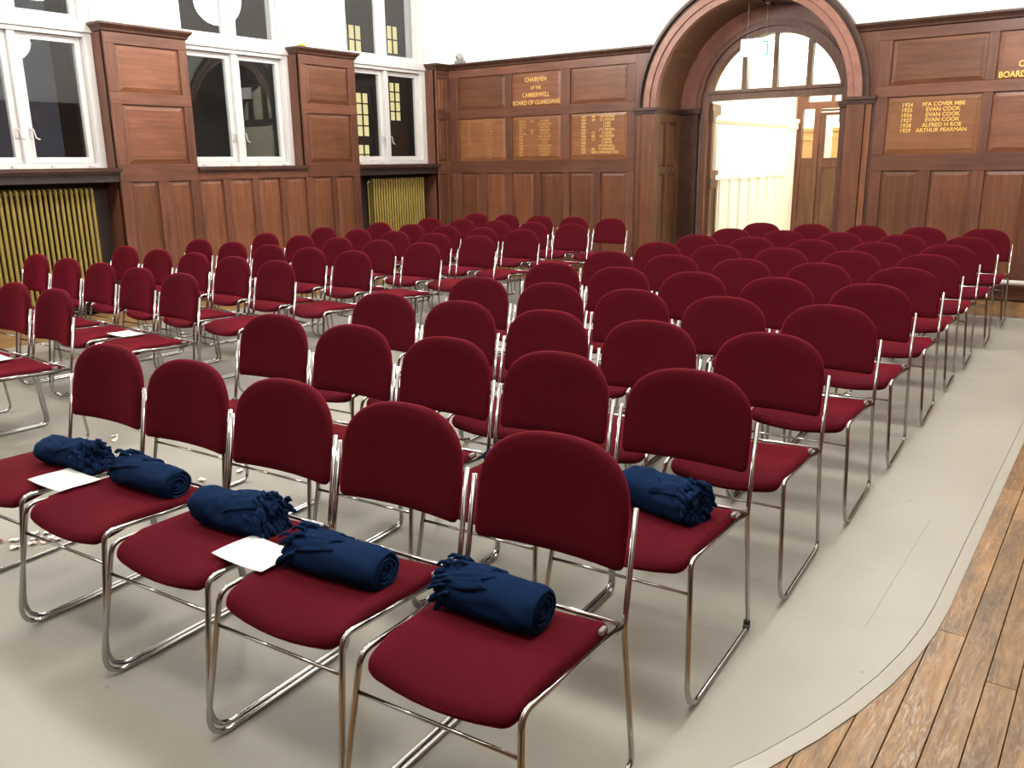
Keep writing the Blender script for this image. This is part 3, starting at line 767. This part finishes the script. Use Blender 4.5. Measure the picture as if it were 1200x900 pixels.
# ---- lamps
def globe_lamp(x, y, z, r, m, label, group, top):
    t = tag(empty('pendant_lamp', (x, y, z-r)), label, 'lamp', group)
    MB().sphere((0, 0, r), r, 20, 12).build('globe', m, t, True)
    MB().tube([(0, 0, 2*r-0.01), (0, 0, 2*r+0.06)], 0.07, 12).tube([(0, 0, 2*r+0.05), (0, 0, top-z+r-0.03)], 0.012, 8).build('stem', M['black'], t)
    MB().tube([(0, 0, top-z+r-0.05), (0, 0, top-z+r)], 0.09, 12).build('ceiling_rose', M['white_paint'], t)
for yy, wy in ((8.08, 'nearest the back wall'), (5.55, 'second from the back wall'), (3.0, 'third from the back wall'), (0.47, 'fourth from the back wall')):
    for xx, wx in ((-7.2, 'window side'), (-1.1, 'right-hand side')):
        globe_lamp(xx, yy, 3.75, 0.32, M['globe'], 'white globe hall lamp, %s row, %s' % (wx, wy), 'globe lamps of the hall', ZTOP)
for xx, yy, wh in ((-3.6, 12.9, 'nearest the arched fanlight'), (-3.6, 14.4, 'just before the far screen'), (-5.2, 16.2, 'beyond the screen, left'), (-3.4, 16.2, 'beyond the screen, right')):  # unseen lamps, added so that the lobby and the room beyond look bright
    globe_lamp(xx, yy, 3.3, 0.16, M['added_lobby_globe'], 'added unseen lobby globe lamp, ' + wh, 'added unseen lamps of the lobby', 3.9)

# ---- houses across the street seen through the far window
hs = tag(empty('building', (-12.95, 13, 0)), 'dark building with small lit yellow windows outside the far window', 'building')
MB().box(-0.6, -0.05, -6, 6, 0, 9).build('wall', M['brick'], hs)
for (y0, y1, z0, z1) in ((0.62, 0.95, 2.38, 3.15), (0.62, 0.95, 3.70, 4.25), (-0.35, 0.0, 2.05, 2.9), (-0.45, -0.1, 3.6, 4.15), (-0.35, -0.02, 1.3, 1.9)):
    wn = MB().box(-0.05, -0.03, y0, y1, z0, z1).build('window', M['litwin'], hs)
    g = MB(); ny, nz_ = 2, max(2, int((z1-z0)/0.19))
    for k in range(ny+1): yy = y0+(y1-y0)*k/ny; g.box(-0.03, -0.01, yy-0.012, yy+0.012, z0, z1)
    for k in range(nz_+1): zz = z0+(z1-z0)*k/nz_; g.box(-0.03, -0.01, y0, y1, zz-0.012, zz+0.012)
    g.build('glazing_bars', M['black'], wn)
tag(MB().box(-24, -9.4, -6, 24, -1.1, -1.0).build('street', M['black']), 'dark ground outside the windows', 'ground')['kind'] = 'structure'

# ---- small fixtures
t = tag(empty('motion_sensor', (-8.53, 10.50, 2.935)), 'small white motion sensor on the cornice in the back corner', 'sensor')
MB().box(-0.07, 0.07, -0.04, 0.045, 0.0, 0.045).build('base', M['clip'], t)
MB().sphere((0, -0.01, 0.095), 0.06, 16, 10).build('dome', M['sensor'], t, True)
MB().sphere((0.0, -0.062, 0.085), 0.014, 8, 6).build('lens', M['black'], t, True)
MB().tube([(0.08, 0.048, 0.02), (0.08, 0.048, 1.6)], 0.005, 6).build('cable', M['white_paint'], t)
t = tag(MB().bevel_box(-0.05, 0.05, -0.03, 0.03, 0, 0.035, 0.01).build('yellow_block', M['yellow'], loc=(-8.73, 7.66, 2.935)), 'small yellow object left on top of the oak pilaster', 'block')
t = tag(empty('heating_pipe', (-1.0, 10.40, 0.2)), 'white heating pipe low along the back wall at right', 'pipe')
MB().tube([(-1.52, 0, 0), (1.50, 0, 0)], 0.028, 10).build('pipe_run', M['white_paint'], t, True)
for x in (-1.3, -0.15, 1.2): MB().box(x-0.012, x+0.012, -0.03, 0.085, -0.035, 0.035).build('bracket', M['clip'], t)
# hanging exit sign
t = tag(empty('exit_sign', (-4.06, 10.8, 2.73)), 'glowing white hanging exit sign with a green bracket mark under the arch', 'sign')
MB().box(-0.235, 0.150, -0.012, 0.012, 0.0, 0.20).build('sign_panel', M['sign'], t)
MB().box(0.035, 0.115, -0.016, -0.0125, 0.145, 0.163).box(0.096, 0.115, -0.016, -0.0125, 0.0, 0.145).box(0.06, 0.096, -0.016, -0.0125, 0.0, 0.018).build('green_mark', M['teal'], t)
MB().box(-0.225, -0.208, -0.016, -0.0125, 0.165, 0.18).build('fixing', M['clip'], t)
for x in (-0.16, 0.075):
    MB().tube([(x, 0, 0.20), (x, 0, 0.63-abs(x)*0.06)], 0.0025, 5).build('wire', M['clip'], t)
MB().tube([(0.075+0.022*math.sin(a), 0, 0.605-0.022*math.cos(a)) for a in [2*math.pi*k/14 for k in range(15)]], 0.004, 6).build('hook', M['white_paint'], t)

# ------------------------------------------------------------------ chairs
def pad(outline, rings, deform):
    "closed cushion: outline points (ccw), rings of (scale, height)"
    n = len(outline); cx = sum(p[0] for p in outline)/n; cy = sum(p[1] for p in outline)/n
    vs = []; fs = []
    for s, h in rings:
        for x, y in outline: vs.append((cx+(x-cx)*s, cy+(y-cy)*s, h))
    for i in range(len(rings)-1):
        for j in range(n):
            k = (j+1) % n
            fs.append((i*n+j, i*n+k, (i+1)*n+k, (i+1)*n+j))
    a = len(vs); vs += [(cx, cy, rings[0][1]), (cx, cy, rings[-1][1])]
    for j in range(n):
        k = (j+1) % n
        fs.append((a, k, j)); L = (len(rings)-1)*n; fs.append((a+1, L+j, L+k))
    mb = MB(); mb.add([deform(*v) for v in vs], fs)
    return mb
def round_poly(pts, r, n=5):
    out = []; m = len(pts)
    for i in range(m):
        p = Vector((*pts[i], 0)); a = Vector((*pts[i-1], 0)); b = Vector((*pts[(i+1) % m], 0))
        da, db = (a-p).normalized(), (b-p).normalized(); rr = r[i]
        A, B = p+da*rr, p+db*rr
        for k in range(n+1):
            t = k/n; q = (1-t)**2*A+2*t*(1-t)*p+t*t*B; out.append((q.x, q.y))
        # intermediate points along the next side
        nb = Vector((*pts[(i+1) % m], 0)); nA = nb+(p-nb).normalized()*r[(i+1) % m]
        for k in range(1, 6):
            q = B+(nA-B)*k/6; out.append((q.x, q.y))
    return out
RINGS = [(0.35, 0.0), (0.75, 0.0), (0.93, 0.002), (0.98, 0.008), (1.0, 0.02), (0.995, 0.030), (0.972, 0.039), (0.92, 0.043), (0.75, 0.045), (0.35, 0.045)]
seat_out = round_poly([(-0.199, -0.494), (0.199, -0.494), (0.212, -0.078), (-0.212, -0.078)], [0.032, 0.032, 0.022, 0.022])
def seat_def(x, y, z):
    u = x/0.2; f = max(0.0, (-0.36-y)/0.13)
    zz = 0.399+z - 0.010*(1-u*u)*(z > 0.02) - 0.030*f*f - 0.020*f*(1-u*u) + 0.020*(-y-0.08)/0.41
    return (x, y-0.012*f*(1-u*u), zz)
seat_me = pad(seat_out, RINGS, seat_def).mesh('seat', M['red'], True)
bo = [(-0.222, 0.545), ]
back_out = []
for k in range(9): back_out.append((-0.20+0.40*k/8, 0.545))
back_out += [(0.208, 0.548), (0.215, 0.556), (0.217, 0.575), (0.217, 0.61), (0.217, 0.645), (0.217, 0.675)]
for k in range(1, 24):
    a = math.pi*k/24; c, s = math.cos(a), math.sin(a); q = 2/2.55
    back_out.append((0.216*math.copysign(abs(c)**q, c), 0.675+0.166*abs(s)**q))
back_out += [(-0.217, 0.675), (-0.217, 0.645), (-0.217, 0.61), (-0.217, 0.575), (-0.215, 0.556), (-0.208, 0.548)]
def post_y(z): return -0.05+(z-0.41)*0.19 if z < 0.70 else 0.005+(z-0.70)*0.12
def back_def(x, z, h):
    return (x, post_y(z)-0.018+(h*0.8) + 0.026*(1-(x/0.221)**2), z)
back_me = pad(back_out, RINGS, back_def).mesh('backrest', M['red'], True)
def side_path(s):
    pts = [(s*0.2325, post_y(0.70), 0.705), (s*0.2335, -0.05, 0.41), (s*0.2443, -0.006, 0.0088), (s*0.2443, -0.556, 0.0088), (s*0.213, -0.484, 0.438), (s*0.2275, -0.055, 0.421)]
    return fillet(pts, [0.12, 0.04, 0.085, 0.04], 6)
frame_me = {s: MB().tube(side_path(s), 0.0080, 8).mesh('side_frame', M['chrome'], True) for s in (-1, 1)}
ua = 0.222
stretch_me = MB().tube([(-0.219, -0.499, 0.345), (0.219, -0.499, 0.345)], 0.005, 8).mesh('stretcher', M['chrome'], True)
rear_me = MB().tube([(-0.228, -0.066, 0.432), (0.228, -0.066, 0.432)], 0.0065, 8).mesh('rear_rail', M['chrome'], True)
clip_me = MB().bevel_box(-0.005, 0.005, -0.014, 0.014, -0.006, 0.006, 0.002).mesh('linking_clip', M['clip'])
bolt = {s: MB().tube([(s*0.222, post_y(0.62)+0.004, 0.62), (s*0.236, post_y(0.62)+0.004, 0.62)], 0.004, 6).mesh('bolt', M['chrome'], True) for s in (-1, 1)}
foot_me = MB().tube([(0, -0.02, 0), (0, 0.02, 0)], 0.0078, 8).mesh('glide', M['black'], True)

ORD = ['first', 'second', 'third', 'fourth', 'fifth', 'sixth', 'seventh', 'eighth', 'ninth', 'tenth']
def make_chair():
    t = empty('stacking_chair')
    obj('seat', seat_me, t); obj('backrest', back_me, t)
    for s in (-1, 1): obj('side_frame', frame_me[s], t)
    obj('stretcher', stretch_me, t); obj('rear_rail', rear_me, t)
    obj('linking_clip', clip_me, t, (0.213, -0.125, 0.440))
    return t
def copy_chair(src):
    r = src.copy(); COL.objects.link(r)
    for ch in src.children:
        c = ch.copy(); COL.objects.link(c); c.parent = r
    return r
# first x, first y of the backrest top, step x, step y per seat
RIGHT = [(-1.113, 1.686, -0.512, -0.002), (-1.119, 2.498, -0.510, -0.006), (-1.113, 3.230, -0.520, -0.001), (-1.114, 4.027, -0.511, -0.008), (-1.132, 4.845, -0.516, 0.004),
         (-1.144, 5.685, -0.522, 0.002), (-1.172, 6.550, -0.519, 0.0), (-1.180, 7.344, -0.523, 0.010), (-1.164, 8.179, -0.530, 0.010), (-1.168, 9.160, -0.534, -0.012)]
LEFT = [(-4.941, 2.368, -0.517, 0.014), (-4.961, 3.183, -0.542, 0.035), (-5.004, 3.992, -0.534, 0.024), (-5.034, 4.774, -0.533, 0.017), (-5.011, 5.579, -0.546, 0.016),
        (-5.036, 6.384, -0.560, 0.028), (-5.117, 7.217, -0.533, 0.029), (-5.080, 8.126, -0.553, 0.038), (-5.135, 9.090, -0.549, 0.047)]
proto = None; SEATS = {}
SHAWLS = {('R', 0, k) for k in range(5)} | {('R', 1, 0), ('R', 1, 1)}
for side, rows, base in (('R', RIGHT, 0.062), ('L', LEFT, -0.035)):
    for i, (x, y, dx, dy) in enumerate(rows):
        for k in range(2 if (side == 'L' and i == 0) else 5):
            if proto is None: proto = c = make_chair()
            else: c = copy_chair(proto)
            rz = base + random.uniform(-0.001, 0.001)
            px, py = x+dx*k+(0.006 if side == 'R' else 0.0), y+dy*k-0.012
            c.location = (px, py, 0); c.rotation_euler = (0, 0, rz)
            SEATS[(side, i, k)] = (px, py, rz)
            if side == 'R':
                row = 'front row' if i == 0 else ('back row' if i == 9 else ORD[i]+' row from the front')
                lab = 'red chair, right-hand block, %s, %s seat from right end' % (row, ORD[k])
                if i == 0: lab = 'red chair with rolled navy shawl, front row, %s seat from right end' % ORD[k]
                tag(c, lab, 'chair', 'red chairs in the right-hand block')
            else:
                row = 'front row' if i == 0 else ('back row' if i == 8 else ORD[i]+' row from the front')
                tag(c, 'red chair, left-hand block, %s, %s seat from the aisle' % (row, ORD[k]), 'chair', 'red chairs in the left-hand block')

for o_ in S.objects:
    if o_.get('label', '') == 'red chair, right-hand block, second row from the front, first seat from right end':
        MB().tube([(0.2443, -0.03, 0.0115), (0.2438, -0.018, 0.02), (0.2433, -0.016, 0.035)], 0.0115, 8).build('rubber_ferrule', M['black'], o_)
# ------------------------------------------------------------------ rolled shawls
def shawl(p, q, r, seed, label, fringe_end=0, rough=1.0, squash=0.86, zseat=0.440):
    p, q = Vector((*p, 0)), Vector((*q, 0)); L = (q-p).length; a = math.atan2(q.y-p.y, q.x-p.x)
    t = tag(empty('rolled_shawl', ((p.x+q.x)/2, (p.y+q.y)/2, zseat), a), label, 'shawl', 'rolled navy shawls on the chairs')
    nu, nv = 48, 30; vs = []; fs = []
    zc = r*squash
    for i in range(nv+1):
        u = i/nv; x = -L/2+L*u
        for j in range(nu):
            th = 2*math.pi*j/nu
            e = 1.0-0.10*(abs(2*u-1)**8)
            n1 = noise.noise(Vector((x*9+seed*7.3, math.cos(th)*1.1, math.sin(th)*1.1)))
            n2 = noise.noise(Vector((x*30+seed*3.1, math.cos(th)*2.2+5, math.sin(th)*2.2)))
            n3 = 1-abs(noise.noise(Vector((x*14+math.cos(th)*0.9+seed, math.cos(th)*1.6, math.sin(th)*1.6+9))))*2
            rr = r*e*(1+rough*(0.10*n1+0.035*n2+0.05*n3-0.03))
            # overlapping outer edge of the roll
            if 0.9 < th < 1.25: rr += r*0.05*(th-0.9)/0.35
            y, z = rr*math.cos(th)*1.04, zc+rr*squash*math.sin(th)
            vs.append((x, y, max(0.001, z)))
    for i in range(nv):
        for j in range(nu):
            k = (j+1) % nu
            fs.append((i*nu+j, (i+1)*nu+j, (i+1)*nu+k, i*nu+k))
    # end faces: stepped turns of the roll
    for end, sgn in ((0, -1), (nv, 1)):
        base = end*nu; prev = base
        for s, dpt in ((0.93, 0.006), (0.86, 0.007), (0.82, -0.001), (0.70, 0.006), (0.62, 0.007), (0.58, -0.002), (0.46, 0.005), (0.38, 0.006), (0.34, -0.003), (0.2, 0.003), (0.1, 0.0)):
            o = len(vs)
            for j in range(nu):
                v = vs[base+j]; wob = 1+0.04*math.sin(3*2*math.pi*j/nu+seed+s*9)
                vs.append((v[0]+sgn*dpt, v[1]*s*wob, zc+(v[2]-zc)*s*wob))
            for j in range(nu):
                k = (j+1) % nu
                fs.append((prev+j, prev+k, o+k, o+j))
            prev = o
        fs.append(tuple(prev+j for j in range(nu)))
    mb = MB(); mb.add(vs, fs); mb.build('roll', M['blue'], t, 'auto')
    # fold lapped over the top
    rnd = random.Random(seed)
    fm = MB(); nx, nt = 16, 24; V = []; F = []
    x0 = -L*0.42 if fringe_end < 0 else L*0.02; x1 = x0+L*0.42
    for i in range(nx+1):
        for j in range(nt+1):
            u = i/nx; th = math.radians(8+(150-22*u)*j/nt); x = x0+(x1-x0)*u
            rr = r*(1.09+0.055*math.sin(j*2.1+u*3.0+seed)*(0.4+0.6*u)+0.05*math.sin(u*7+seed)*math.sin(j*0.7)+0.03*noise.noise(Vector((x*25, th*3, seed))))
            if i in (0, nx) or j in (0, nt): rr -= r*0.07
            V.append((x+0.015*math.sin(j*0.8+seed), rr*math.cos(th)*1.04, zc+rr*squash*math.sin(th)))
    for i in range(nx):
        for j in range(nt):
            a0 = i*(nt+1)+j; F.append((a0, a0+1, a0+nt+2, a0+nt+1))
    fm.add(V, F); fo = fm.build('fold', M['blue'], t, True)
    sm = fo.modifiers.new('thick', 'SOLIDIFY'); sm.thickness = 0.008
    # fringe: twisted tassels at one end
    if fringe_end:
        tm = MB()
        for k in range(54):
            th = rnd.uniform(0, 2*math.pi); rr = r*rnd.uniform(0.35, 1.02)
            x = fringe_end*(L/2-0.004); c, s = math.cos(th), math.sin(th)
            y, z = rr*c, zc+rr*squash*s
            pts = []
            ln = rnd.uniform(0.014, 0.034); dy = rnd.uniform(-0.012, 0.012)
            for m_ in range(5):
                f = m_/4
                pts.append((x+fringe_end*ln*f*(0.9-0.3*f), y+dy*f+c*0.010*f, max(0.004, z+s*0.010*f-0.016*f*f)))
            tm.tube(pts, [0.0075, 0.0085, 0.008, 0.0065, 0.004], 6)
        for k in range(16):   # tassels lying along the top edge
            th = math.radians(rnd.uniform(10, 170)); x = fringe_end*(L/2-rnd.uniform(0.0, 0.05))
            pts = [(x+fringe_end*f*0.03, (r*1.04+0.004)*math.cos(th+f*0.25), zc+(r*1.03+0.004+0.012*math.sin(f*3))*squash*math.sin(th+f*0.25)) for f in (0, 0.33, 0.66, 1)]
            tm.tube(pts, [0.006, 0.0055, 0.005, 0.003], 6)
        tf = tm.build('fringe', M['blue'], t, True); tf['kind'] = 'stuff'
    return t
shawl((-1.262, 1.462), (-1.000, 1.478), 0.064, 1, 'rolled navy shawl on the seat at the right end of the front row', -1)
shawl((-1.735, 1.392), (-1.445, 1.418), 0.062, 2, 'rolled navy shawl on second front row seat, right beside the white sheet', -1, 0.6)
shawl((-2.215, 1.424), (-1.950, 1.470), 0.068, 3, 'ruffled navy shawl on middle front row seat, left of the white sheet', 1, 1.4)
shawl((-2.742, 1.472), (-2.450, 1.484), 0.060, 4, 'rolled navy shawl with fringe at left, fourth front row seat from right', -1, 0.8)
shawl((-3.190, 1.430), (-2.930, 1.470), 0.060, 5, 'rolled navy shawl on the leftmost chair of the front row', 1, 1.2)
shawl((-1.215, 2.300), (-0.955, 2.240), 0.070, 6, 'rolled navy shawl in the second row, behind the nearest chair', 1, 1.3)
shawl((-1.72, 2.262), (-1.46, 2.285), 0.060, 7, 'navy shawl mostly hidden behind the nearest backrest, second row', -1, 1.0)

# ------------------------------------------------------------------ papers
def paper(cx, cy, z, rz, label, curl=0.004, seed=0):
    w2, h2 = 0.105, 0.074; V = []; F = []; n = 8
    for i in range(n+1):
        for j in range(5):
            x, y = -w2+2*w2*i/n, -h2+2*h2*j/4
            V.append((x, y, curl*((x/w2)**2)+0.002*math.sin(j+seed)))
    for i in range(n):
        for j in range(4): F.append((i*5+j, (i+1)*5+j, (i+1)*5+j+1, i*5+j+1))
    mb = MB(); mb.add(V, F); o = mb.build('paper_sheet', M['paper'], None, True, (cx, cy, z)); o.rotation_euler = (0, 0, rz)
    s = o.modifiers.new('thick', 'SOLIDIFY'); s.thickness = 0.0006
    return tag(o, label, 'paper', 'white sheets on the seats')
paper(-1.858, 1.342, 0.4585, 0.02, 'white paper sheet between second and third front row chairs from the right', 0.006)
paper(-2.889, 1.334, 0.4585, 0.02, 'white paper sheet between the two leftmost chairs of the front row', 0.004, 1)
paper(-5.228, 2.936, 0.4585, -0.02, 'white paper sheet in left-hand block, second row, on the two aisle seats', 0.004, 2)
paper(-5.19, 2.10, 0.4585, -0.05, 'white paper sheet at the left picture edge, front row of left-hand block', 0.004, 3)
paper(-2.89, 2.94, 0.4585, 0.3, 'white paper corner showing between backrests, third row of right-hand block', 0.004, 4)

# ------------------------------------------------------------------ petals on the floor
PET = [(-4.623, 2.448), (-4.546, 2.406), (-4.811, 2.707), (-4.635, 2.596), (-3.579, 2.303), (-3.514, 2.230), (-3.56, 2.19), (-3.539, 2.423), (-3.571, 2.536), (-3.53, 2.488),
       (-3.621, 1.436), (-3.545, 1.400), (-3.564, 1.496), (-3.525, 1.463), (-3.499, 1.499), (-3.586, 1.553), (-3.62, 1.516), (-3.52, 1.54), (-3.48, 1.545), (-4.58, 2.43)]
def petal_mesh(seed, m):
    rnd = random.Random(seed); V = [(0, 0, 0.003)]; n = 9
    for k in range(n):
        a = 2*math.pi*k/n; r = 0.020*(0.8+0.5*rnd.random())
        V.append((r*math.cos(a), 0.75*r*math.sin(a), 0.003+0.012*rnd.random()))
    mb = MB(); mb.add(V, [(0, 1+k, 1+(k+1) % n) for k in range(n)])
    return mb.mesh('petal', m, True)
pm = [petal_mesh(k, M['petal'] if k < 3 else M['petal_pink']) for k in range(5)]
for k, (x, y) in enumerate(PET):
    far = k < 10
    o = obj('petal', pm[k % 3 if far else k % 5], None, (x, y, 0.0005), random.uniform(0, 6))
    tag(o, 'pale petal on the grey floor of the aisle behind the front row' if far else 'pale pink petal on the grey floor left of the front row', 'petal', 'petals in the aisle' if far else 'petals by the front row')
tag(obj('petal', petal_mesh(9, M['petal_red']), None, (-3.66, 1.393, 0.0005)), 'dark red petal at the left picture edge beside pale ones', 'petal')
